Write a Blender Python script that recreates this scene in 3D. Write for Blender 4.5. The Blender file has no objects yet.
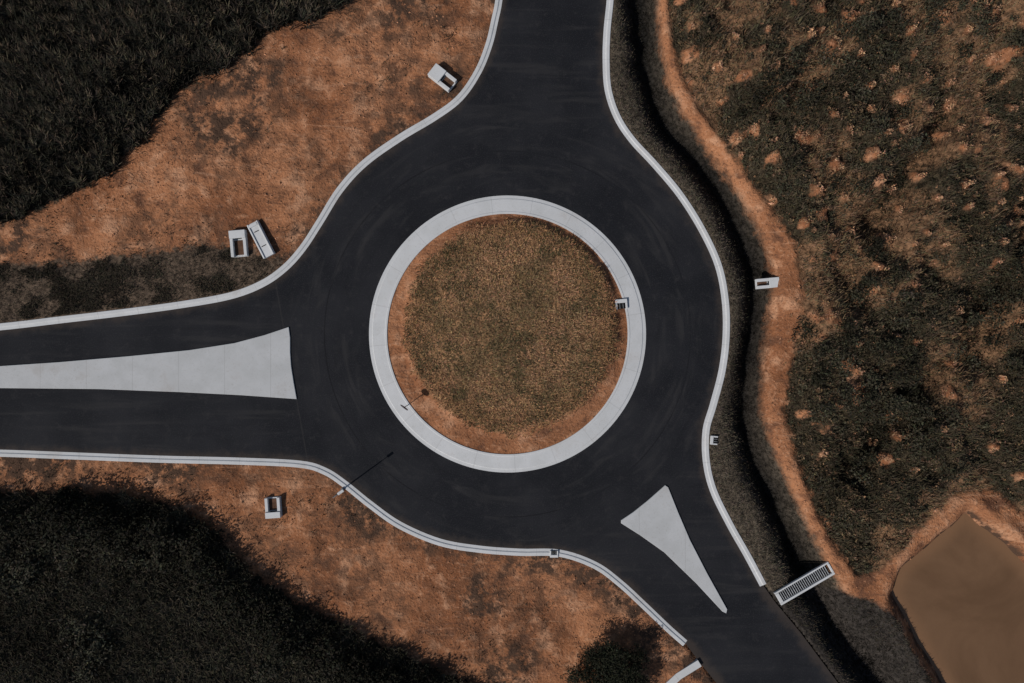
import bpy, math, numpy as np
from mathutils import Vector, geometry
rng=np.random.default_rng(7)
S=0.1
def P(x,y): return ((x-512)*S,(341.5-y)*S)
sc=bpy.context.scene
# ---------------------------------------------------------------- helpers
def catmull(pts,n=6):
    p=np.array(pts,float); out=[]
    q=np.vstack([2*p[0]-p[1],p,2*p[-1]-p[-2]])
    for i in range(1,len(q)-2):
        a,b,c,d=q[i-1],q[i],q[i+1],q[i+2]
        L=np.linalg.norm(c-b)
        if L>9 : 
            out.append(b); continue
        for k in range(n):
            t=k/n
            out.append(0.5*((2*b)+(-a+c)*t+(2*a-5*b+4*c-d)*t*t+(-a+3*b-3*c+d)*t**3))
    out.append(q[-2]); return np.array(out)
def px(pts): return [P(*p[:2]) for p in pts]
def dist_poly(X,Y,path,closed=False,vals=None):
    p=np.asarray(path); D=np.full(X.shape,1e9); V=np.zeros(X.shape)
    n=len(p)
    for i in range(n if closed else n-1):
        a=p[i]; b=p[(i+1)%n]; ab=b-a; L=ab@ab+1e-9
        t=np.clip(((X-a[0])*ab[0]+(Y-a[1])*ab[1])/L,0,1)
        d=np.hypot(X-a[0]-t*ab[0],Y-a[1]-t*ab[1])
        if vals is not None:
            w=vals[i]*(1-t)+vals[(i+1)%n]*t
            m=(d-w)<(D-V); V=np.where(m,w,V); D=np.where(m,d,D)
        else: D=np.minimum(D,d)
    return (D,V) if vals is not None else D
def inside(X,Y,path):
    p=np.asarray(path); c=np.zeros(X.shape,bool); n=len(p)
    for i in range(n):
        x1,y1=p[i]; x2,y2=p[(i+1)%n]
        if y1==y2: continue
        m=((y1>Y)!=(y2>Y))&(X<(x2-x1)*(Y-y1)/(y2-y1)+x1); c^=m
    return c
def sdf(X,Y,path):
    d=dist_poly(X,Y,path,True); return np.where(inside(X,Y,path),d,-d)
def sm(a,b,x):
    t=np.clip((x-a)/(b-a),0,1); return t*t*(3-2*t)
def vnoise(X,Y,scale,seed):
    r=np.random.default_rng(seed); G=r.random((256,256))
    x=X/scale+1000; y=Y/scale+1000; i=np.floor(x).astype(int); j=np.floor(y).astype(int)
    fx=x-i; fy=y-j; fx=fx*fx*(3-2*fx); fy=fy*fy*(3-2*fy)
    g=lambda a,b:G[a%256,b%256]
    return (g(i,j)*(1-fx)+g(i+1,j)*fx)*(1-fy)+(g(i,j+1)*(1-fx)+g(i+1,j+1)*fx)*fy
def fbm(X,Y,scale,seed,o=3):
    s=0;a=1;t=0
    for k in range(o):
        s=s+a*vnoise((X*.86+Y*.5)+k*13.7,(Y*.86-X*.5)-k*7.1,scale/2**k,seed+k); t+=a; a*=.5
    return s/t
# ---------------------------------------------------------------- materials
def newmat(name,rough=.85,spec=.2):
    m=bpy.data.materials.new(name); m.use_nodes=True; nt=m.node_tree
    b=nt.nodes['Principled BSDF']; b.inputs['Roughness'].default_value=rough
    b.inputs['Specular IOR Level'].default_value=spec
    return m,nt,b
def N(nt,t,**k):
    n=nt.nodes.new(t)
    for a,v in k.items(): setattr(n,a,v)
    return n
def lk(nt,a,b): nt.links.new(a,b)
def noise(nt,scale,detail=5,rough=.6,vec=None,dist=0):
    n=N(nt,'ShaderNodeTexNoise'); n.inputs['Scale'].default_value=scale; n.inputs['Detail'].default_value=detail
    n.inputs['Roughness'].default_value=rough; n.inputs['Distortion'].default_value=dist
    if vec is None: vec=geo(nt)
    lk(nt,vec,n.inputs['Vector']); return n.outputs['Fac']
def geo(nt):
    g=nt.nodes.get('GEO') or N(nt,'ShaderNodeNewGeometry'); g.name='GEO'; return g.outputs['Position']
def math_(nt,op,a,b=None,c=None,clamp=False):
    n=N(nt,'ShaderNodeMath',operation=op); n.use_clamp=clamp
    for i,v in enumerate((a,b,c)):
        if v is None: continue
        if isinstance(v,(int,float)): n.inputs[i].default_value=v
        else: lk(nt,v,n.inputs[i])
    return n.outputs[0]
def mapr(nt,v,a,b,c=0,d=1):
    n=N(nt,'ShaderNodeMapRange'); n.interpolation_type='SMOOTHSTEP'
    lk(nt,v,n.inputs[0])
    for i,q in zip((1,2,3,4),(a,b,c,d)): n.inputs[i].default_value=q
    return n.outputs[0]
def mix(nt,f,a,b,blend='MIX'):
    n=N(nt,'ShaderNodeMix',data_type='RGBA',blend_type=blend)
    if isinstance(f,(int,float)): n.inputs[0].default_value=f
    else: lk(nt,f,n.inputs[0])
    for i,v in ((6,a),(7,b)):
        if isinstance(v,tuple): n.inputs[i].default_value=(*v,1)
        else: lk(nt,v,n.inputs[i])
    return n.outputs[2]
def bump(nt,b,h,strength,dist):
    n=N(nt,'ShaderNodeBump'); n.inputs['Strength'].default_value=strength; n.inputs['Distance'].default_value=dist
    lk(nt,h,n.inputs['Height']); lk(nt,n.outputs[0],b.inputs['Normal'])
def attr(nt,name,col=False):
    n=N(nt,'ShaderNodeAttribute',attribute_name=name); return n.outputs['Color' if col else 'Fac']
def soil_color(nt):
    n1=noise(nt,.09,3,.55); n2=noise(nt,.40,5,.65,dist=.3); n3=noise(nt,4.0,2,.75)
    c=mix(nt,mapr(nt,n1,.36,.64),(.225,.090,.041),(.375,.165,.080))
    c=mix(nt,mapr(nt,n2,.50,.68),c,(.48,.250,.142))
    c=mix(nt,mapr(nt,n2,.48,.32),c,(.140,.063,.035))
    c=mix(nt,mapr(nt,n3,.46,.25,0,.9),c,(.075,.040,.026))
    c=mix(nt,mapr(nt,n3,.56,.75,0,.5),c,(.53,.31,.19))
    return c,n2,n3
def ground_mat(name):
    m,nt,b=newmat(name,.95,.08)
    c,n2,n3=soil_color(nt)
    mp=N(nt,'ShaderNodeMapping'); mp.inputs['Rotation'].default_value=(0,0,math.radians(-40)); mp.inputs['Scale'].default_value=(.22,1.3,1)
    lk(nt,geo(nt),mp.inputs['Vector'])
    st=noise(nt,1.0,4,.7,mp.outputs[0],1.0)
    c=mix(nt,mapr(nt,st,.55,.66,0,.6),c,(.14,.065,.038))
    c=mix(nt,mapr(nt,st,.44,.32,0,.4),c,(.52,.29,.175))
    v=attr(nt,'gcol',True)
    vn=noise(nt,2.2,4,.75)
    v=mix(nt,1.0,v,mix(nt,mapr(nt,vn,.3,.7),(.3,.3,.3),(1.8,1.75,1.7)),'MULTIPLY')
    s=attr(nt,'soil_sd')
    e=math_(nt,'ADD',s,math_(nt,'MULTIPLY',math_(nt,'SUBTRACT',noise(nt,.9,5,.78),.5),math_(nt,'MULTIPLY',attr(nt,'rag'),3.6)))
    f=mapr(nt,e,-.40,.40)
    wet=attr(nt,'dark')
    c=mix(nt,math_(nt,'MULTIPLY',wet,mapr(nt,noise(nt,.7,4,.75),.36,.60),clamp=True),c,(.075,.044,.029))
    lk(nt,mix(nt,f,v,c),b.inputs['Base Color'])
    h=math_(nt,'ADD',math_(nt,'MULTIPLY',n2,.9),math_(nt,'MULTIPLY',n3,.35))
    bump(nt,b,h,1.0,.38)
    return m
M_ground=ground_mat('ground_soil_and_grass')
def asphalt():
    m,nt,b=newmat('asphalt',.85,.12)
    pos=geo(nt); sx=N(nt,'ShaderNodeSeparateXYZ'); lk(nt,pos,sx.inputs[0])
    cx,cy=P(507.5,334)
    dx=math_(nt,'SUBTRACT',sx.outputs[0],cx); dy=math_(nt,'SUBTRACT',sx.outputs[1],cy)
    r=math_(nt,'SQRT',math_(nt,'ADD',math_(nt,'MULTIPLY',dx,dx),math_(nt,'MULTIPLY',dy,dy)))
    a=math_(nt,'ARCTAN2',dy,dx)
    cv=N(nt,'ShaderNodeCombineXYZ'); lk(nt,math_(nt,'MULTIPLY',r,.7),cv.inputs[0]); lk(nt,math_(nt,'MULTIPLY',a,2.6),cv.inputs[1])
    ring=noise(nt,1.0,3,.6,cv.outputs[0],.8)
    mp=N(nt,'ShaderNodeMapping'); mp.inputs['Scale'].default_value=(.08,.9,1); lk(nt,pos,mp.inputs['Vector'])
    arm=noise(nt,1.0,3,.6,mp.outputs[0],.3)
    outer=mapr(nt,r,20,25)
    line=math_(nt,'ADD',math_(nt,'MULTIPLY',ring,math_(nt,'SUBTRACT',1,outer)),math_(nt,'MULTIPLY',outer,arm))
    big=noise(nt,.12,3,.6); fine=noise(nt,9,1,.8); med=noise(nt,1.0,5,.72)
    c=mix(nt,mapr(nt,big,.35,.65),(.0100,.0106,.0132),(.0175,.0178,.0208))
    c=mix(nt,mapr(nt,line,.50,.72,0,.42),c,(.038,.036,.036))
    c=mix(nt,mapr(nt,line,.44,.28,0,.35),c,(.0065,.007,.009))
    c=mix(nt,mapr(nt,med,.52,.74,0,.5),c,(.034,.032,.033))
    c=mix(nt,mapr(nt,fine,.5,.75,0,.45),c,(.040,.040,.043))
    ed=attr(nt,'edge')
    e=math_(nt,'ADD',ed,math_(nt,'MULTIPLY',math_(nt,'SUBTRACT',noise(nt,.8,4,.7),.5),1.8))
    c=mix(nt,mapr(nt,e,1.2,.1,0,.5),c,(.066,.050,.040))
    ang=math_(nt,'ABSOLUTE',math_(nt,'SUBTRACT',r,18.3))
    j=mapr(nt,ang,.03,.08,.45,0)
    c=mix(nt,math_(nt,'MULTIPLY',j,mapr(nt,big,.4,.55)),c,(.003,.003,.004))
    jx=math_(nt,'ABSOLUTE',math_(nt,'ADD',math_(nt,'ADD',sx.outputs[0],21.6),math_(nt,'MULTIPLY',math_(nt,'ADD',sx.outputs[1],5.5),.18)))
    c=mix(nt,mapr(nt,jx,.03,.09,.35,0),c,(.04,.037,.036))
    lk(nt,c,b.inputs['Base Color'])
    return m
M_asph=asphalt()
def concrete(name,base=.62,joint=None,dirt=.5):
    m,nt,b=newmat(name,.8,.15)
    n1=noise(nt,.5,3,.6); n2=noise(nt,5,3,.75)
    c=mix(nt,mapr(nt,n1,.3,.7),(base*.89,base*.90,base*.90),(base,base*1.01,base*1.02))
    c=mix(nt,mapr(nt,n2,.54,.8,0,dirt),c,(base*.6,base*.55,base*.50))
    st=noise(nt,.25,5,.7)
    c=mix(nt,mapr(nt,st,.52,.72,0,dirt*.9),c,(base*.66,base*.61,base*.56))
    if joint=='u':
        u=attr(nt,'u'); fr=math_(nt,'FRACT',math_(nt,'DIVIDE',u,4.0))
        d=math_(nt,'ABSOLUTE',math_(nt,'SUBTRACT',fr,.5))
        c=mix(nt,mapr(nt,d,.004,.011,.25,0),c,(.2,.19,.18))
    if joint=='x':
        sx=N(nt,'ShaderNodeSeparateXYZ'); lk(nt,geo(nt),sx.inputs[0])
        fr=math_(nt,'FRACT',math_(nt,'DIVIDE',math_(nt,'ADD',sx.outputs[0],100),4.6))
        d=math_(nt,'ABSOLUTE',math_(nt,'SUBTRACT',fr,.5))
        c=mix(nt,mapr(nt,d,.004,.010,.25,0),c,(.2,.19,.18))
    lk(nt,c,b.inputs['Base Color']); return m
M_kerb=concrete('kerb_concrete',.55,'u',.5)
M_slab=concrete('island_concrete',.46,'x',.5)
M_conc=concrete('precast_concrete',.57,None,.6)
def plain(name,col,rough=.6,spec=.3,metal=0,var=.3):
    m,nt,b=newmat(name,rough,spec); n=noise(nt,3,3,.7)
    lk(nt,mix(nt,mapr(nt,n,.3,.7,0,1),tuple(x*(1-var) for x in col),tuple(x*(1+var) for x in col)),b.inputs['Base Color'])
    b.inputs['Metallic'].default_value=metal; return m
M_dark=plain('dark_opening',(.01,.01,.01),.9,.1)  # near-black colour stands in for the unlit depth of openings
M_silt=plain('silt',(.10,.055,.035),.95,.1)
M_steel=plain('galvanised_steel',(.40,.41,.42),.5,.4,.5)
M_pole=plain('painted_steel',(.13,.135,.14),.5,.3,.2)
M_sign=plain('sign_face_paint',(.20,.20,.21),.5,.3)
M_bark=plain('bark',(.09,.06,.04),.9,.1)
def leafmat(name):
    m,nt,b=newmat(name,.85,.05); lk(nt,attr(nt,'Col',True),b.inputs['Base Color']); return m
M_leaf=leafmat('foliage')
def water():
    m,nt,b=newmat('muddy_water',.16,.35); n=noise(nt,.10,5,.6,dist=1.2)
    c=mix(nt,mapr(nt,n,.3,.7),(.120,.066,.034),(.160,.090,.048))
    c=mix(nt,mapr(nt,attr(nt,'shore'),0,1.6,.8,0),c,(.205,.112,.058))
    lk(nt,c,b.inputs['Base Color'])
    bump(nt,b,noise(nt,2.5,4,.6),.25,.03); return m
M_water=water()
# ---------------------------------------------------------------- outlines
LU=[(-3000,350),(-600,350),(-200,342),(-100,336),(0,327),(60,320),(120,313),(180,305),(230,296),(262,284),(285,268),(303,248),(320,222),(340,190),(365,163),(400,138),(435,117),(460,98),(478,72),(489,45),(495,20),(499,0),(503,-40),(507,-100),(510,-200),(510,-3000)]
R1=[(612,-3000),(612,-200),(612,-100),(612,-40),(610,0),(607,30),(606,60),(608,90),(617,117),(632,140),(655,165),(680,195),(702,230),(718,265),(725,300),(726,335),(722,370),(713,405),(706,430),(706,460),(713,490),(730,525),(747,555),(763,585)]
R2=[(775,602),(800,632),(838,683),(880,740),(2080,2340)]
B1=[(-3000,450),(-600,450),(-200,450),(-100,451),(0,453),(80,456),(160,459),(240,461),(300,464),(325,471),(345,484),(370,504),(400,525),(440,542),(480,549),(520,552),(560,553),(595,565),(620,583),(645,606),(668,628),(685,643)]
B2=[(701,664),(718,685),(765,746),(1960,2340)]
cLU=catmull(px(LU)); cR1=catmull(px(R1)); cB1=catmull(px(B1)); cR=np.vstack([cR1,px(R2)]); cB=np.vstack([cB1,px(B2)])
road=np.vstack([cLU,cR,cB[::-1]])
U=px([(-3000,235),(-100,235),(0,226),(40,210),(85,188),(120,163),(150,128),(175,98),(200,76),(240,48),(290,25),(330,8),(365,-12),(400,-60),(440,-400),(440,-3000),(-3000,-3000)])
Lp=px([(-3000,500),(-100,498),(0,494),(60,492),(130,497),(180,508),(215,532),(250,570),(290,598),(340,625),(390,650),(440,672),(500,700),(600,760),(1000,1100),(1000,3000),(-3000,3000)])
Sp=px([(-3000,272),(-100,268),(0,266),(60,264),(120,258),(180,250),(225,246),(255,254),(282,262),(262,284),(230,296),(180,305),(60,320),(0,327),(-3000,350)])
E=np.vstack([cR,px([(3000,2340),(3000,-3000)])])
tr=[(662,-300,8),(662,-60,8),(663,0,9),(666,40,10),(675,80,12),(691,113,14),(716,145,13),(741,180,13),(763,215,18),(782,250,24),(787,290,26),(782,330,26),(777,370,24),(773,410,20),(782,450,17),(797,485,14),(812,520,12),(830,555,14),(850,583,20),(875,587,26),(897,567,26),(925,538,28),(955,510,30),(985,502,28),(1012,524,26),(1045,558,26),(1150,670,26)]
tr2=[(880,592,22),(900,612,9),(917,640,8),(937,670,8),(955,705,8),(990,760,8)]
dt=[(641,-300),(641,-60),(643,0),(645,40),(653,85),(671,125),(698,155),(723,190),(744,230),(758,270),(760,310),(754,350),(750,390),(749,425),(760,465),(776,500),(793,540),(809,575),(829,610),(853,645),(887,690),(932,750)]
gully=[(1040,215),(1005,275),(965,335),(925,390),(880,430),(850,470)]
gully2=[(950,110),(915,165),(880,215)]
pond=px([(968,517),(1000,543),(1040,580),(1090,640),(1080,760),(985,745),(950,688),(918,634),(897,594),(905,572),(935,545)])
CX,CY=P(507.5,334)
# ---------------------------------------------------------------- fields
def axis(lo,hi,step,far):
    a=list(np.arange(lo,hi+1e-6,step)); s=step; x=hi; up=[]
    while x<far: s*=1.25; x+=s; up.append(x)
    s=step; x=lo; dn=[]
    while x>-far: s*=1.25; x-=s; dn.append(x)
    return np.array(dn[::-1]+a+up),len(dn)
xs,x0=axis(-66,66,.25,1500); ys,y0=axis(-48,48,.25,1500)
X,Y=np.meshgrid(xs,ys,indexing='ij')
sx_=np.maximum(np.gradient(xs)[:,None],np.gradient(ys)[None,:])*np.ones_like(X)
def fields(X,Y):
    F={}
    F['road']=sdf(X,Y,road)
    F['U']=sdf(X,Y,U); F['L']=sdf(X,Y,Lp); F['S']=sdf(X,Y,Sp)
    F['E']=sdf(X,Y,E)
    d,w=dist_poly(X,Y,px(tr),vals=[t[2]*.05 for t in tr]); t1=w-d
    d,w=dist_poly(X,Y,px(tr2),vals=[t[2]*.05 for t in tr2]); t2=w-d
    F['track']=np.maximum(t1,t2)
    F['ditch']=dist_poly(X,Y,catmull(px(dt),4))
    F['gully']=np.minimum(dist_poly(X,Y,px(gully)),dist_poly(X,Y,px(gully2))*1.3)+(fbm(X,Y,5,19)-.5)*3.5
    F['pond']=sdf(X,Y,pond)+(fbm(X,Y,2.2,23)-.5)*.5
    return F
F=fields(X,Y)
def track_side(X,Y):   # scrub = east of track
    poly=px([t[:2] for t in tr[:18]]+[(860,590),(900,570),(955,510),(985,502),(1045,558),(1150,670),(3000,2500),(3000,-3000),(662,-3000)])
    return sdf(X,Y,poly)
F['scrub']=track_side(X,Y)
isE=F['E']>0
blobs=[(835,392,26),(812,428,16),(838,362,16),(905,455,12),(985,190,16),(1005,60,16),(968,120,10),(880,40,10),(785,15,16),(1015,270,16),(800,95,10),(850,300,9),(930,260,9),(825,330,14),(850,250,9)]
bl=np.full(X.shape,-9.)
for a,b_,r in blobs:
    q=P(a,b_); bl=np.maximum(bl,r*S-np.hypot((X-q[0]),(Y-q[1]))*(.75+.5*vnoise(X,Y,1.2,3)))
bl=np.minimum(bl-1.3,.1)+(fbm(X,Y,1.4,15)-.5)*3.4
# planting spots: small disturbed orange soil patches in loose rows
ca,sa=math.cos(.35),math.sin(.35); a_,b_=np.meshgrid(np.arange(-10,80,2.7),np.arange(-60,50,2.7),indexing='ij')
sxp=(a_*ca-b_*sa).ravel(); syp=(a_*sa+b_*ca).ravel(); sxp=sxp+rng.normal(size=sxp.size)*.75; syp=syp+rng.normal(size=syp.size)*.75
k=(sxp>14)&(sxp<58)&(np.abs(syp)<40)&(rng.random(sxp.size)<.34+.6*sm(-6,10,syp)); sxp,syp=sxp[k],syp[k]
spr=.22+.50*rng.random(len(sxp))**1.3
spot=np.full(X.shape,-9.)
wob=.55+1.2*vnoise(X,Y,.45,17)
for a,b_,r in zip(sxp,syp,spr):
    i0=np.searchsorted(xs,a-2); i1=np.searchsorted(xs,a+2); j0=np.searchsorted(ys,b_-2); j1=np.searchsorted(ys,b_+2)
    sl=(slice(i0,i1),slice(j0,j1)); spot[sl]=np.maximum(spot[sl],(r-np.hypot(X[sl]-a,(Y[sl]-b_))*wob[sl])*1.6)
soilE=np.maximum(np.maximum(F['track'],np.where(F['scrub']>1,np.maximum(np.minimum(bl,.4),spot),-9)),np.minimum(F['pond']+1.2,1.5))
vegL=np.maximum(np.maximum(F['U'],F['L']),F['S']+.2)
soil=np.where(isE,soilE,-vegL)
soil=np.clip(soil,-5,5)
bare=sm(.47,.62,fbm(X,Y,4.5,65))
# heights
Z=np.full(X.shape,.05)
n6=fbm(X,Y,6,11); n1=fbm(X,Y,1.3,21)
off=np.clip(sm(.3,1.5,-F['road']),0,1)
Z+=off*((n1-.5)*.40+(n6-.5)*.8)*sm(-3,0.5,soil+1)
Z+=sm(.5,6,F['U'])*(.6+1.2*(n6))
Z+=sm(.2,5,F['L'])*(.5+1.5*n6)
Z+=np.where(isE,sm(.5,4,F['scrub'])*(.2+4.8*(fbm(X,Y,9,31)-.32)+2.6*(fbm(X,Y,2.6,33)-.5)+.5*sm(-.5,.6,spot)),0)
Z-=np.where(isE,2.2*np.exp(-(F['gully']/1.9)**2)*sm(0,3,F['scrub']),0)
dn=F['ditch']+(fbm(X,Y,3,35)-.5)*1.1
Z-=(2.3+.6*(n6-.5))*np.exp(-(dn/1.5)**2)*np.where(isE,sm(.2,1.8,F['E']),1)
Z+=np.where(isE,.45*sm(-.5,.4,F['track'])*sm(0,1.5,F['E']),0)
pz=F['pond']; Z=np.where(pz>-3.2,Z*(1-sm(-3.2,-1.7,pz))+.85*sm(-3.2,-1.7,pz),Z); Z-=2.3*sm(-1.7,.9,pz)
low=F['road']>-(.12+np.clip(sx_-.25,0,99)*1.2)
Z=np.where(low,-.35,Z)
# veg floor colours
G=np.zeros(X.shape+(3,)); G[:]=(.030,.029,.021)
G[F['L']>-3]=(.018,.018,.013); G[F['U']>-3]=(.024,.023,.018)
G[F['S']>-1]=(.075,.055,.040)
G[isE]=(.078,.063,.047)
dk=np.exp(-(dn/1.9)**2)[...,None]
G=np.where(isE[...,None],G*(1-dk)+np.array([.013,.012,.011])*dk,G)  # ditch shadow painted into the floor colour, near black at the centre
sg=isE&(F['scrub']>0)
G[sg]=(np.array([.036,.028,.018])*(1-bare[...,None])+np.array([.135,.078,.044])*bare[...,None])[sg]
G[isE&(Y<P(0,590)[1])&(F['scrub']<0)]=(.030,.026,.023)  # dark grey ground, with its shadow also put into the colour
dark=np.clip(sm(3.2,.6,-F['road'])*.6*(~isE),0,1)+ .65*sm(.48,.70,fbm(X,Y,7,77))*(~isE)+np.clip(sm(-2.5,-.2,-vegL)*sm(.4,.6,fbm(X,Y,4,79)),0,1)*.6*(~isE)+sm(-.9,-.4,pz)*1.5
rag=np.where(isE&(F['scrub']<.3),.32,1.0); rag=np.where(isE&(F['scrub']>=.3),.9,rag); rag=np.where((spot>-.8)&isE,.45,rag); rag=np.where(pz>-3,.3,rag)
def make_mesh(name,verts,faces,mat,smooth=False):
    me=bpy.data.meshes.new(name); me.from_pydata([tuple(v) for v in verts],[],faces); me.materials.append(mat)
    if smooth: me.polygons.foreach_set('use_smooth',[True]*len(me.polygons))
    ob=bpy.data.objects.new(name,me); sc.collection.objects.link(ob); return ob
def fattr(me,name,vals):
    a=me.attributes.new(name,'FLOAT','POINT'); a.data.foreach_set('value',np.asarray(vals,np.float32).ravel())
def cattr(me,name,vals):
    v=np.ones((len(vals),4),np.float32); v[:,:3]=vals
    a=me.attributes.new(name,'FLOAT_COLOR','POINT'); a.data.foreach_set('color',v.ravel())
nx,ny=X.shape
idx=np.arange(nx*ny).reshape(nx,ny)
q=np.stack([idx[:-1,:-1],idx[1:,:-1],idx[1:,1:],idx[:-1,1:]],-1).reshape(-1,4)
def np_mesh(name,V,Q,mat,smooth=False):
    me=bpy.data.meshes.new(name); k=Q.shape[1]
    me.vertices.add(len(V)); me.vertices.foreach_set('co',np.asarray(V,np.float32).ravel())
    me.loops.add(Q.size); me.loops.foreach_set('vertex_index',Q.astype(np.int32).ravel())
    me.polygons.add(len(Q)); me.polygons.foreach_set('loop_start',np.arange(0,Q.size,k,dtype=np.int32))
    me.update(calc_edges=True); me.materials.append(mat)
    if smooth: me.polygons.foreach_set('use_smooth',np.ones(len(Q),bool))
    ob=bpy.data.objects.new(name,me); sc.collection.objects.link(ob); return ob
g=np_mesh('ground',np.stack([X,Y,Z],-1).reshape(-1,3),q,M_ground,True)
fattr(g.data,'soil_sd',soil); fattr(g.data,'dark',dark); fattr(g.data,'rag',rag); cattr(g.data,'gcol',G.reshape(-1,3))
def look(A,x,y):
    fx=np.clip((x+66)/.25,0,527.99); fy=np.clip((y+48)/.25,0,383.99)
    i=fx.astype(int); j=fy.astype(int); a=fx-i; b=fy-j; i+=x0; j+=y0
    return (A[i,j]*(1-a)+A[i+1,j]*a)*(1-b)+(A[i,j+1]*(1-a)+A[i+1,j+1]*a)*b
# ---------------------------------------------------------------- road
pts=[Vector(p) for p in road]; n=len(pts)
gx,gy=np.meshgrid(np.arange(-60,60,.8),np.arange(-44,44,.8),indexing='ij'); gx=gx.ravel()+.013; gy=gy.ravel()+.017
gs=sdf(gx,gy,road); k=gs>.35
allp=pts+[Vector((a,b)) for a,b in zip(gx[k],gy[k])]
r=geometry.delaunay_2d_cdt(allp,[(i,(i+1)%n) for i in range(n)],[],1,1e-5)
rv=np.array([(v[0],v[1],0.0) for v in r[0]])
ro=make_mesh('road',rv,[tuple(f) for f in r[2]],M_asph)
fattr(ro.data,'edge',np.maximum(sdf(rv[:,0],rv[:,1],road),0))
# ---------------------------------------------------------------- kerbs (swept profiles)
def sweep(name,path,prof,mat,closed=False):
    p=np.asarray(path,float)
    out=[p[0]]
    for a,b in zip(p[:-1],p[1:]):
        L=np.linalg.norm(b-a); m=max(1,int(L/1.0)) if L<30 else 1
        for t in range(1,m+1): out.append(a+(b-a)*t/m)
    p=np.array(out); sgm=np.diff(p,axis=0); sgm/=np.linalg.norm(sgm,axis=1)[:,None]+1e-12
    if closed: T=np.vstack([sgm[0]+sgm[-1],sgm[:-1]+sgm[1:],sgm[0]+sgm[-1]])
    else: T=np.vstack([sgm[0],sgm[:-1]+sgm[1:],sgm[-1]])
    T/=np.linalg.norm(T,axis=1)[:,None]+1e-12; Nn=np.stack([-T[:,1],T[:,0]],1)
    u=np.r_[0,np.cumsum(np.linalg.norm(np.diff(p,axis=0),axis=1))]
    V=[];U_=[]
    for i in range(len(p)):
        for d,z in prof: V.append((p[i,0]+Nn[i,0]*d,p[i,1]+Nn[i,1]*d,z)); U_.append(u[i])
    m=len(prof); Fc=[]
    for i in range(len(p)-1):
        for j in range(m-1): Fc.append((i*m+j,i*m+j+1,(i+1)*m+j+1,(i+1)*m+j))
    if not closed: Fc.append(tuple(range(m))); Fc.append(tuple(range((len(p)-1)*m,len(p)*m))[::-1])
    ob=make_mesh(name,V,Fc,mat); fattr(ob.data,'u',U_); return ob
kp=[(.36,-.3),(.36,.09),(.33,.115),(.05,.115),(.0,.095),(-.06,.035),(-.34,.014),(-.34,-.1)]
sweep('kerb',cLU,kp,M_kerb)
sweep('kerb.001',cR1,kp,M_kerb)
sweep('kerb.002',cB1[::-1],kp,M_kerb)
sweep('kerb.003',np.array(px([(662,690),(678,675),(699,662)])),[(.36,-.3),(.36,.3),(-.36,.3),(-.36,-.3)],M_kerb)
# ---------------------------------------------------------------- central island
isl=bpy.data.objects.new('roundabout_island',None); sc.collection.objects.link(isl)
th=np.linspace(0,2*np.pi,181)
cen=np.stack([CX+13.0*np.cos(th),CY+13.0*np.sin(th)],1)   # left normal = inwards
o=sweep('apron_ring',cen,[(-.85,-.1),(-.85,.016),(-.55,.035),(-.47,.08),(.75,.13),(.8,.16),(.98,.16),(1.0,.14),(1.0,-.2)],M_kerb,True); o.parent=isl
rr=np.linspace(0,12.05,90); tt=np.linspace(0,2*np.pi,241)[:-1]
RR,TT=np.meshgrid(rr,tt,indexing='ij'); IX=CX+RR*np.cos(TT); IY=CY+RR*np.sin(TT)
GCx,GCy=P(511,327)
def isl_g(x,y): return 10.35+.30*(fbm(x,y,2.5,5)-.5)*2-np.hypot(x-GCx,y-GCy)
def isl_z(x,y):
    g=isl_g(x,y); r=np.hypot(x-CX,y-CY)
    return .08+(.62*sm(-.9,.6,g)+.6*sm(-.3,9,g)+.20*fbm(x,y,1.2,9))*sm(12.0,11.2,r)
IZ=isl_z(IX,IY)
a,b=IX.shape; ii=np.arange(a*b).reshape(a,b); qq=np.stack([ii[:-1],np.roll(ii,-1,1)[:-1],np.roll(ii,-1,1)[1:],ii[1:]],-1).reshape(-1,4)
im=np_mesh('island_mound',np.stack([IX,IY,IZ],-1).reshape(-1,3),qq[:,::-1],M_ground,True); im.parent=isl
fattr(im.data,'soil_sd',-isl_g(IX,IY)+.2); fattr(im.data,'rag',np.full(IX.size,.45)); fattr(im.data,'dark',np.full(IX.size,.2)); cattr(im.data,'gcol',np.tile((.22,.125,.065),(IX.size,1)))
# ---------------------------------------------------------------- splitter islands
def slab(name,outline,mat,h=.13):
    p=[Vector(x) for x in outline]; n=len(p)
    low=[(v.x,v.y,-.1) for v in p]
    ins=[]
    for i in range(n):
        a=(p[i]-p[i-1]).normalized(); b=(p[(i+1)%n]-p[i]).normalized(); t=(a+b).normalized(); ins.append(Vector((-t.y,t.x)))
    area=sum(p[i].cross(p[(i+1)%n]) for i in range(n)); s=1 if area>0 else -1
    top=[(p[i].x+s*ins[i].x*.03,p[i].y+s*ins[i].y*.03,h) for i in range(n)]
    mid=[(v.x,v.y,h-.03) for v in p]
    V=low+mid+top; Fc=[]
    for i in range(n):
        j=(i+1)%n; Fc+= [(i,j,n+j,n+i),(n+i,n+j,2*n+j,2*n+i)]
    Fc.append(tuple(range(2*n,3*n)))
    return make_mesh(name,V,Fc,mat)
left=px([(-260,374),(-100,372),(0,366),(60,362),(130,356),(190,350),(235,343),(265,335),(289,327),(290.5,338),(290.5,352),(291.5,366),(294,382),(297,399),(240,395),(180,392),(100,389),(0,388),(-100,386),(-260,378)])
slab('traffic_island',left,M_slab)
slab('traffic_island.001',px([(665,485),(668,487),(678,512),(690,540),(707,573),(727,609),(726,613),(722,611),(696,583),(664,552),(640,535),(621,523),(621,520),(633,512),(648,500)]),M_slab)
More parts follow.
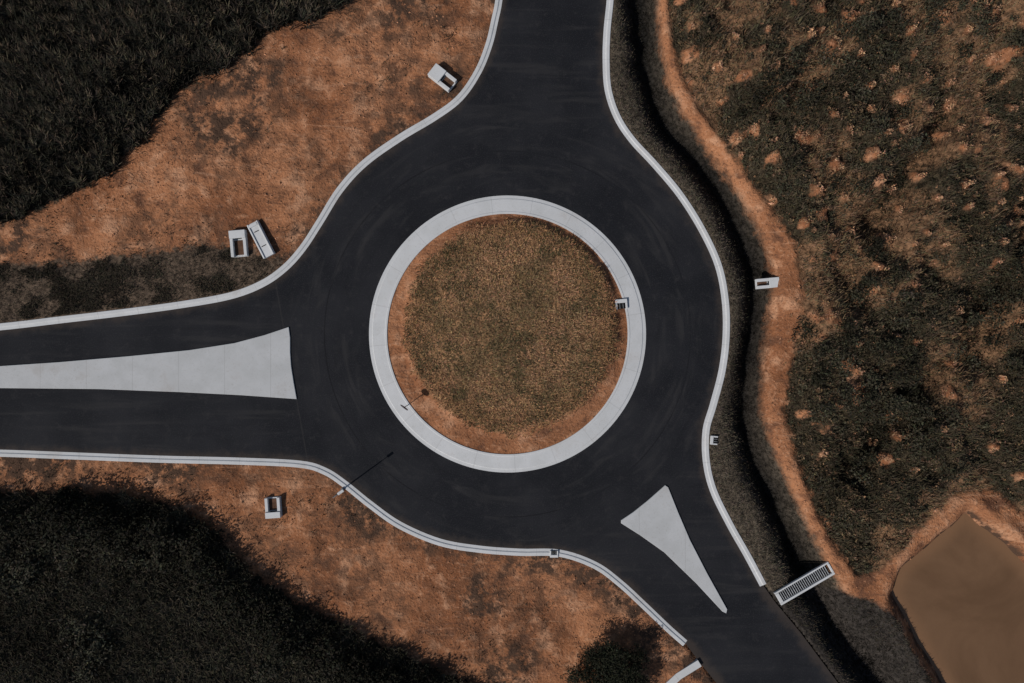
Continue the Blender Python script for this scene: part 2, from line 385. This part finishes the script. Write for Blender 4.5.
# pond water: gridded sheet so the shore depth tint can vary
pw=np.array(pond); pc=pw.mean(0); pw=pc+(pw-pc)*1.08
gx,gy=np.meshgrid(np.arange(36,60,.6),np.arange(-44,-16,.6),indexing='ij'); gx=gx.ravel()+.03; gy=gy.ravel()+.02
k=sdf(gx,gy,pw)>.2; n=len(pw)
r=geometry.delaunay_2d_cdt([Vector(p) for p in pw]+[Vector((a,b)) for a,b in zip(gx[k],gy[k])],[(i,(i+1)%n) for i in range(n)],[],1,1e-5)
wv=np.array([(v[0],v[1],-.50) for v in r[0]])
po=make_mesh('pond_water',wv,[tuple(f) for f in r[2]],M_water); fattr(po.data,'shore',np.maximum(sdf(wv[:,0],wv[:,1],np.array(pond))+fbm(wv[:,0],wv[:,1],3,2)*.8-.3,0))
# ---------------------------------------------------------------- scatter meshes
def tris(name,V,C,mat=M_leaf):
    n=len(V); ob=np_mesh(name,V.reshape(-1,3),np.arange(n*V.shape[1]).reshape(n,V.shape[1]),mat)
    cattr(ob.data,'Col',np.repeat(C,V.shape[1],0)); return ob
def blades(x,y,z,h,w,lean,col,var=.35,colvar=.12):
    n=len(x); a=rng.random(n)*2*np.pi; l=lean*h*(.4+rng.random(n)*.9); hh=h*(.6+.6*rng.random(n))
    t=a+np.pi/2; dx=np.cos(t)*w/2; dy=np.sin(t)*w/2
    V=np.zeros((n,3,3)); V[:,0]=np.stack([x-dx,y-dy,z],1); V[:,1]=np.stack([x+dx,y+dy,z],1)
    V[:,2]=np.stack([x+np.cos(a)*l,y+np.sin(a)*l,z+hh],1)
    C=col*(1+var*(rng.random((n,1))*2-1))*(1+colvar*(rng.random((n,3))*2-1)); return V,C
def leaves(x,y,z,s,col,var=.4,flat=.6):
    n=len(x); nrm=rng.normal(size=(n,3)); nrm[:,2]=np.abs(nrm[:,2])+flat; nrm/=np.linalg.norm(nrm,axis=1)[:,None]
    t=rng.normal(size=(n,3)); t-=nrm*(t*nrm).sum(1)[:,None]; t/=np.linalg.norm(t,axis=1)[:,None]; b=np.cross(nrm,t)
    s=(s*(.6+.8*rng.random(n)))[:,None]; c=np.stack([x,y,z],1)
    V=np.stack([c-t*s,c+b*s*.45,c+t*s,c-b*s*.45],1)
    C=col*(1+var*(rng.random((n,1))*2-1))*(1+.12*(rng.random((n,3))*2-1)); return V,C
def pick(m,xr,yr): return rng.uniform(*xr,m),rng.uniform(*yr,m)
def join(*L): return np.concatenate([a for a,_ in L]),np.concatenate([b for _,b in L])
# -- tall grass, upper-left field: tussocks
x,y=pick(170000,(-58,-10),(12,40)); ds=look(F['U'],x,y)+(fbm(x,y,2.0,4)-.5)*3.4; k=ds>rng.random(len(x))*1.6-.6; x,y=x[k],y[k]
cn=fbm(x,y,3.5,41)[:,None]
col=np.array([.034,.030,.023])*(.25+1.6*cn**1.5)
h=.3+1.3*fbm(x,y,1.0,44)**1.5
A=blades(x,y,look(Z,x,y)+h*.2,h,.14,.8,col)
tx,ty=pick(4600,(-58,-10),(12,40)); k=(look(F['U'],tx,ty)+(fbm(tx,ty,2.0,4)-.5)*3.4>.0); tx,ty=tx[k],ty[k]
ids=np.repeat(np.arange(len(tx)),16); tcol=np.where(rng.random((len(tx),1))<.4,np.array([.105,.084,.058]),np.array([.046,.042,.031]))*(.4+.9*rng.random((len(tx),1)))
x=tx[ids]+rng.normal(size=len(ids))*.09; y=ty[ids]+rng.normal(size=len(ids))*.09
B=blades(x,y,look(Z,x,y)+.5,.8,.10,.95,tcol[ids])
tris('tall_grass',*join(A,B))
# -- bushes generator
def clumps(cx,cy,r,h,nl,col,ls):
    n=len(cx); idx=np.repeat(np.arange(n),nl)
    d=rng.normal(size=(len(idx),3)); d/=np.linalg.norm(d,axis=1)[:,None]; d[:,2]=np.abs(d[:,2])
    lump=1+.35*np.sin(d[:,0]*5+cx[idx]*3)*np.cos(d[:,1]*4+cy[idx]*2)
    rad=rng.random(len(idx))**.4*lump
    X_=cx[idx]+d[:,0]*r[idx]*rad; Y_=cy[idx]+d[:,1]*r[idx]*rad
    Z_=look(Z,cx[idx],cy[idx])+d[:,2]*h[idx]*rad
    leaf_tone=(.7+.4*rng.random(len(idx)))[:,None]  # random tone per leaf
    return leaves(X_,Y_,Z_,ls,col[idx]*leaf_tone)
# lower-left
x,y=pick(5600,(-58,2),(-40,-12)); k=look(F['L'],x,y)+(fbm(x,y,2.5,4)-.5)*2.8>.4; x,y=x[k],y[k]
d=look(F['L'],x,y); edge=np.exp(-((d-2.2)/1.7)**2); inn=sm(3,7,d)
tl=sm(.56,.68,fbm(x,y,5,53))
r=.5+.7*rng.random(len(x)); h=.4+.5*rng.random(len(x))+edge*2.2+1.9*tl
cn=fbm(x,y,4,51)[:,None]
col=np.array([.030,.028,.020])*(.3+1.3*cn)*(.75+.8*inn[:,None])  # edge shrubs coloured darker than the interior to paint the shadow band
A=clumps(x,y,r,h,60,col,.16)
x,y=pick(90000,(-58,4),(-40,-12)); k=look(F['L'],x,y)+(fbm(x,y,1.5,5)-.5)*2>.1; x,y=x[k],y[k]
B=blades(x,y,look(Z,x,y)+.4,.9,.11,.9,np.array([.055,.048,.034])*(.25+1.4*fbm(x,y,2,52)[:,None]))
tris('shrubs',*A); tris('tall_grass.001',*B)
# -- right scrub
XR=(12,56); YR=(-37,38)
x,y=pick(6500,XR,YR); s=look(F['scrub'],x,y); sl=look(soil,x,y); gl=look(F['gully'],x,y); br=look(bare,x,y)
k=(s>.5)&(sl<-.45)&(look(F['pond'],x,y)<-2.6)&(rng.random(len(x))<1.0-.85*br); x,y,gl=x[k],y[k],gl[k]
cn=fbm(x,y,5,61)
r=.25+.40*rng.random(len(x)); h=.3+.6*rng.random(len(x))
t=rng.random(len(x))[:,None]
col=np.where(t<.72,np.array([.058,.050,.032])*(.3+1.4*cn[:,None]),np.array([.14,.094,.056]))*(1-.55*np.exp(-(gl/2.4)**2))[:,None]  # gully shadow put into the bush colour
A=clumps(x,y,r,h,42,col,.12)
x,y=pick(1000,XR,YR); gl=look(F['gully'],x,y)
k=(look(F['scrub'],x,y)>1.5)&(look(F['pond'],x,y)<-3.5)&(look(spot,x,y)<-1.2)&((rng.random(1000)<.06+sm(.50,.66,fbm(x,y,7,62)))|(np.abs(gl)<1.9)); x,y,gl=x[k],y[k],gl[k]
m=len(x)
r=.6+.8*rng.random(m); h=1.1+1.8*rng.random(m)
col=np.array([.042,.038,.025])*(.5+1.0*rng.random((m,1)))
Bt=clumps(x,y,r,h,230,col,.13)
tris('shrubs.001',*join(A,Bt))
# dry rusty plants on the planting spots
gx,gy=sxp,syp
k=(look(F['scrub'],gx,gy)>1.0)&(look(F['pond'],gx,gy)<-3.0)&(np.abs(gy)<39); gx,gy,big=gx[k],gy[k],spr[k]/.62
m=len(gx); ids=np.repeat(np.arange(m),4); off2=rng.normal(size=(m*4,2))*.30*big[ids][:,None]
rc=np.array([.50,.285,.165])*(.40+.7*rng.random((m,1)))[ids]*(.7+.5*rng.random((m*4,1)))
A=clumps(gx[ids]+off2[:,0],gy[ids]+off2[:,1],.10+.16*big[ids],.35+.5*big[ids],20,rc,.085)
m=1500; gx,gy=pick(m,(16,56),(-24,38)); k=(look(F['scrub'],gx,gy)>.5)&(look(F['pond'],gx,gy)<-3); gx,gy=gx[k],gy[k]; m=len(gx)
B=clumps(gx,gy,.10+.15*rng.random(m),.3+.4*rng.random(m),14,np.array([.30,.17,.095])*(.3+.8*rng.random((m,1))),.08)
tris('dry_bushes',*join(A,B))
# scrub grass
x,y=pick(270000,XR,YR); sl=look(soil,x,y); br=look(bare,x,y); gl=look(F['gully'],x,y)
k=(look(F['scrub'],x,y)>.1)&(sl+(fbm(x,y,.8,3)-.5)*1.2<-.25)&(look(F['pond'],x,y)<-2.0); x,y,br,gl=x[k],y[k],br[k],gl[k]
cn=fbm(x,y,4,63); k=rng.random(len(x))<(.1+1.2*fbm(x,y,1.8,64))*(1-.45*br); x,y,cn,br,gl=x[k],y[k],cn[k],br[k],gl[k]
dry=(br*.75+.15)[:,None]*(rng.random((len(x),1))<.75)
col=(np.array([.060,.051,.033])*(.3+1.3*cn[:,None])*(1-dry)+np.array([.17,.112,.065])*dry)*(1-.5*np.exp(-(gl/2.4)**2))[:,None]  # blades darkened along the gully, painting its shadow
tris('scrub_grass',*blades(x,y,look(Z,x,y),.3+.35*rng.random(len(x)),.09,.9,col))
# -- ditch / verge short grass
x,y=pick(210000,(8,48),YR); e=look(F['E'],x,y)
k=(e>.5)&(look(F['scrub'],x,y)<.1)&(look(soil,x,y)+(fbm(x,y,.9,8)-.5)*.7<-.1)&(rng.random(len(x))<.05+1.0*fbm(x,y,1.6,66)); x,y=x[k],y[k]
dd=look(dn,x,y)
col=np.array([.098,.082,.060])*(.35+1.1*fbm(x,y,2,67)[:,None])*(1-.90*np.exp(-(dd/1.75)**2))[:,None]*np.where(y<-25,.55,1)[:,None]  # shadow of the ditch and its south end put into blade colour
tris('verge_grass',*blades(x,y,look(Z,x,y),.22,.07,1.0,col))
x,y=pick(120000,(-58,-20),(1,11)); k=(look(F['S'],x,y)+(fbm(x,y,1.2,8)-.5)*2.2>.2)&(look(F['road'],x,y)<-.5)&(rng.random(len(x))<.05+.9*sm(.42,.7,fbm(x,y,2,68))); x,y=x[k],y[k]
tris('verge_grass.001',*blades(x,y,look(Z,x,y),.25,.07,1.0,np.array([.052,.043,.031])*(.5+fbm(x,y,2,69)[:,None])))
# sparse weeds on bare soil (left side)
x,y=pick(150000,(-58,22),(-36,40)); sl=look(soil,x,y); k=(look(F['E'],x,y)<0)&(look(F['road'],x,y)<-.6)&(sl>-.3)
dens=sm(.48,.68,fbm(x,y,1.4,71))*.9*np.exp(-np.maximum(sl,0)/1.6)+.6*sm(.58,.70,fbm(x,y,.8,72))*sm(.48,.62,fbm(x,y,6,73)); k&=rng.random(len(x))<dens; x,y=x[k],y[k]
tris('weeds',*blades(x,y,look(Z,x,y),.28,.08,1.0,np.array([.062,.046,.030])*(.4+.9*rng.random((len(x),1)))))
# clods of soil
x,y=pick(26000,(-58,50),(-38,40)); k=(look(soil,x,y)>.1)&(look(F['road'],x,y)<-.6)&(look(F['pond'],x,y)<-.3)&(rng.random(len(x))<sm(.35,.65,fbm(x,y,3,74))); x,y=x[k],y[k]
n=len(x); s=.03+.15*rng.random(n)**3
base=np.array([(1,0,0),(-.5,.87,0),(-.5,-.87,0),(0,0,.9)]); fz=[(0,1,3),(1,2,3),(2,0,3)]
a=rng.random(n)*6.28; ca,sa=np.cos(a),np.sin(a); PT=np.zeros((n,4,3))
for i,bv in enumerate(base):
    j=.7+.6*rng.random(n)
    PT[:,i,0]=x+s*j*(bv[0]*ca-bv[1]*sa); PT[:,i,1]=y+s*j*(bv[0]*sa+bv[1]*ca); PT[:,i,2]=look(Z,x,y)-.01+s*bv[2]*j
Vc=np.concatenate([PT[:,list(f)] for f in fz]); cc=np.array([.39,.19,.105])*(.35+1.0*rng.random((n,1)))
tris('soil_clods',Vc,np.tile(cc,(3,1)))
# -- island grass
m=150000; rad=11.2*np.sqrt(rng.random(m)); a=rng.random(m)*2*np.pi; x=GCx+rad*np.cos(a); y=GCy+rad*np.sin(a)
gg=isl_g(x,y); k=(gg+(rng.random(m)-.5)*1.1+(fbm(x,y,.8,6)-.5)*1.4>.0)&(np.hypot(x-CX,y-CY)<11.6)&(rng.random(m)<-.10+1.2*fbm(x,y,.9,81)); x,y,gg=x[k],y[k],gg[k]
t=sm(.35,.65,fbm(x,y,2.5,82))[:,None]; gr=(rng.random((len(x),1))<.14+.42*sm(.48,.66,fbm(x,y,1.8,83))[:,None])
rust=sm(3.4,.3,gg)[:,None]*.6
col=(np.array([.27,.175,.092])*(1-t)+np.array([.41,.240,.130])*t)
col=col*(1-rust)+np.array([.33,.172,.084])*rust
col=np.where(gr,np.array([.105,.084,.044]),col)
o=tris('island_grass',*blades(x,y,isl_z(x,y),.14+.34*fbm(x,y,.9,81)*rng.random(len(x)),.07,1.1,col)); o.parent=isl
# ---------------------------------------------------------------- objects
import bmesh
def parts(name,items,loc,rot=0,z=None):
    e=bpy.data.objects.new(name,None); sc.collection.objects.link(e)
    for it in items:
        nm,sz,c,mat=it[:4]; rz=it[4] if len(it)>4 else (0,0,0)
        bm=bmesh.new(); bmesh.ops.create_cube(bm,size=1); bmesh.ops.scale(bm,vec=sz,verts=bm.verts)
        bmesh.ops.bevel(bm,geom=bm.edges[:],offset=min(.02,min(sz)*.2),segments=1,affect='EDGES')
        me=bpy.data.meshes.new(nm); bm.to_mesh(me); bm.free(); me.materials.append(mat)
        o=bpy.data.objects.new(nm,me); sc.collection.objects.link(o); o.location=c; o.rotation_euler=rz; o.parent=e
    x,y=P(*loc)
    if z is None: z=float(look(Z,np.array([x]),np.array([y]))[0])
    e.location=(x,y,z); e.rotation_euler=(0,0,math.radians(rot)); return e
def headwall(name,loc,rot,w,l,z=None,solid=.35):
    sl=l*solid
    return parts(name,[('base_slab',(w,l,.25),(0,0,.05),M_conc),('back_wall',(w,sl,.55),(0,l/2-sl/2,.45),M_conc),
      ('wing_wall_1',(.30,l-sl-.01,.42),(-w/2+.15,-sl/2,.386),M_conc),('wing_wall_2',(.30,l-sl-.01,.42),(w/2-.15,-sl/2,.386),M_conc),
      ('pipe_mouth',(w*.38,.04,.3),(0,l/2-sl-.02,.40),M_dark),('silt',(w-.64,(l-sl)*.8,.05),(0,-sl/2,.2),M_silt)],loc,rot,z)
headwall('concrete_headwall',(443,80),52,1.4,2.6,None,.5)
headwall('concrete_headwall.001',(240,244),5,1.6,2.6,None,.3)
headwall('concrete_headwall.002',(274,507),184,1.5,2.0,None,.3)
headwall('concrete_headwall.003',(768,283),-85,1.0,2.2,-.55,.45)
parts('concrete_culvert_section',[('deck',(1.25,3.7,.3),(0,0,.25),M_conc),('lip_1',(.12,3.7,.12),(-.5,0,.45),M_conc),('lip_2',(.12,3.7,.12),(.5,0,.45),M_conc),
   ('slot_1',(.5,.08,.03),(0,.9,.41),M_dark),('slot_2',(.5,.08,.03),(0,-.7,.41),M_dark),('end_block',(.85,.3,.15),(0,1.6,.46),M_conc)],(262,240),27)
def inlet(name,loc,rot,s=1.0,z=.1):
    return parts(name,[('frame_back',(1.1*s,.35*s,.22),(0,.35*s,.11),M_conc),('frame_side_1',(.18*s,.55*s,.2),(-.46*s,-.1*s,.1),M_conc),
     ('frame_side_2',(.18*s,.55*s,.2),(.46*s,-.1*s,.1),M_conc),('grate_pit',(.72*s,.5*s,.1),(0,-.1*s,.06),M_dark),
     ('grate_bar_1',(.03,.5*s,.03),(-.15*s,-.1*s,.125),M_steel),('grate_bar_2',(.03,.5*s,.03),(.15*s,-.1*s,.125),M_steel)],loc,rot,z)
inlet('storm_drain_inlet',(621,305),5,1.1,.15)
inlet('storm_drain_inlet.001',(714,440),85,.8,.1)
inlet('storm_drain_inlet.002',(554,553),180,.75,.02)
# grated channel
ang=math.degrees(math.atan2(31,53)); L=6.2
it=[('beam_1',(L,.16,.3),(0,.6,.2),M_conc),('beam_2',(L,.22,.3),(0,-.62,.2),M_conc),('end_sill_1',(.35,1.0,.3),(-L/2+.2,0,.2),M_conc),('end_sill_2',(.2,1.0,.3),(L/2-.1,0,.2),M_conc),('channel_floor',(L-.8,1.0,.06),(0,0,-.1),M_dark)]
for i in range(24): it.append(('grate_bar_%d'%(i+1),(.07,1.0,.08),(-L/2+.55+i*(L-1.1)/23,0,.2),M_steel))
parts('drainage_grate',it,(803,582),ang,.1)
def cyl(bm,a,b,r1,r2,seg=10):
    a=Vector(a); b=Vector(b); d=b-a; m=d.to_track_quat('Z','Y').to_matrix().to_4x4(); m.translation=(a+b)/2
    bmesh.ops.create_cone(bm,cap_ends=True,segments=seg,radius1=r1,radius2=r2,depth=d.length,matrix=m)
def cobj(name,segs,mat,parent=None):
    bm=bmesh.new()
    for s_ in segs: cyl(bm,*s_)
    me=bpy.data.meshes.new(name); bm.to_mesh(me); bm.free(); me.materials.append(mat)
    o=bpy.data.objects.new(name,me); sc.collection.objects.link(o); o.parent=parent; return o
def empty(name,loc,z):
    e=bpy.data.objects.new(name,None); sc.collection.objects.link(e); x,y=P(*loc); e.location=(x,y,z); return e
lp=empty('street_lamp',(343,489),.05)
cobj('pole',[((0,0,0),(0,0,4.1),.08,.05),((0,0,0),(0,0,.25),.2,.17),((0,0,4.05),(.3,.22,4.2),.04,.035),((.3,.22,4.2),(.5,.37,4.22),.035,.03)],M_pole,lp)
bm=bmesh.new(); bmesh.ops.create_cube(bm,size=1); bmesh.ops.scale(bm,vec=(.7,.26,.12),verts=bm.verts); bmesh.ops.bevel(bm,geom=bm.edges[:],offset=.04,segments=2,affect='EDGES')
me=bpy.data.meshes.new('lamp_head'); bm.to_mesh(me); bm.free(); me.materials.append(M_steel); o=bpy.data.objects.new('lamp_head',me); sc.collection.objects.link(o); o.parent=lp; o.location=(.74,.54,4.23); o.rotation_euler=(0,0,math.radians(36))
sgn=empty('traffic_sign',(408,405),.1)
cobj('post',[((0,0,0),(0,0,2.6),.04,.04)],M_pole,sgn)
cobj('sign_disc',[((-.015,-.02,2.3),(.015,.02,2.3),.45,.45,24)],M_sign,sgn).location=(-.035,-.045,0)
# ---------------------------------------------------------------- tree
def tree(name,loc,H,R,nl=20000):
    e=empty(name,loc,0); x,y=e.location[:2]; z=float(look(Z,np.array([x]),np.array([y]))[0]); e.location.z=z
    segs=[((0,0,-.2),(.05,.03,H*.35),.16,.11,10),((.05,.03,H*.35),(0,.1,H*.75),.11,.05,8)]; tips=[]
    for i in range(20):
        a=i*2.4; r0=R*.74*math.sqrt((i+.5)/20)*(.85+.3*rng.random()); zz=H*(.78-.35*(r0/R)**2+.15*rng.random())
        tip=(math.cos(a)*r0,math.sin(a)*r0,zz); segs.append(((.03,.05,H*(.25+.02*i)),tip,.06,.02,6)); tips.append(tip)
    cobj('trunk',segs,M_bark,e)
    t=np.array(tips); ids=rng.integers(0,len(t),nl); d=rng.normal(size=(nl,3)); d/=np.linalg.norm(d,axis=1)[:,None]
    rad=(R*.30*rng.random(nl)**.45*(.6+.7*vnoise(d[:,0]*3+ids*9,d[:,1]*3,1,91)))[:,None]
    p=t[ids]+d*rad*np.array([1,1,.75]); tint=(.5+.9*rng.random(len(t)))[ids][:,None]
    V,C=leaves(p[:,0],p[:,1],p[:,2],.10,np.array([.021,.022,.014])*tint)
    o=tris('crown',V,C); o.parent=e; return e
tree('tree',(608,670),3.2,4.3)
# ---------------------------------------------------------------- light
el=math.radians(41); dv=Vector((.81*math.cos(el),.59*math.cos(el),-math.sin(el)))
ld=bpy.data.lights.new('sun','SUN'); ld.energy=3.25; ld.angle=math.radians(.6); ld.color=(1,.955,.90)
lo=bpy.data.objects.new('sun',ld); sc.collection.objects.link(lo); lo.rotation_euler=dv.to_track_quat('-Z','Y').to_euler(); lo.location=(-60,-45,70)
w=bpy.data.worlds.new('World'); sc.world=w; w.use_nodes=True; nt=w.node_tree
sk=nt.nodes.new('ShaderNodeTexSky'); sk.sky_type='NISHITA'; sk.sun_disc=False; sk.sun_elevation=el; sk.sun_rotation=math.atan2(-.81,-.59)
nt.links.new(sk.outputs[0],nt.nodes['Background'].inputs[0]); nt.nodes['Background'].inputs[1].default_value=.06
cd=bpy.data.cameras.new('camera'); H=75; cd.sensor_width=36; cd.lens=36*H/102.4; cd.clip_end=5000
co=bpy.data.objects.new('camera',cd); sc.collection.objects.link(co); co.location=(0,0,H); sc.camera=co
sc.view_settings.view_transform='Standard'; sc.view_settings.look='None'; sc.view_settings.exposure=0
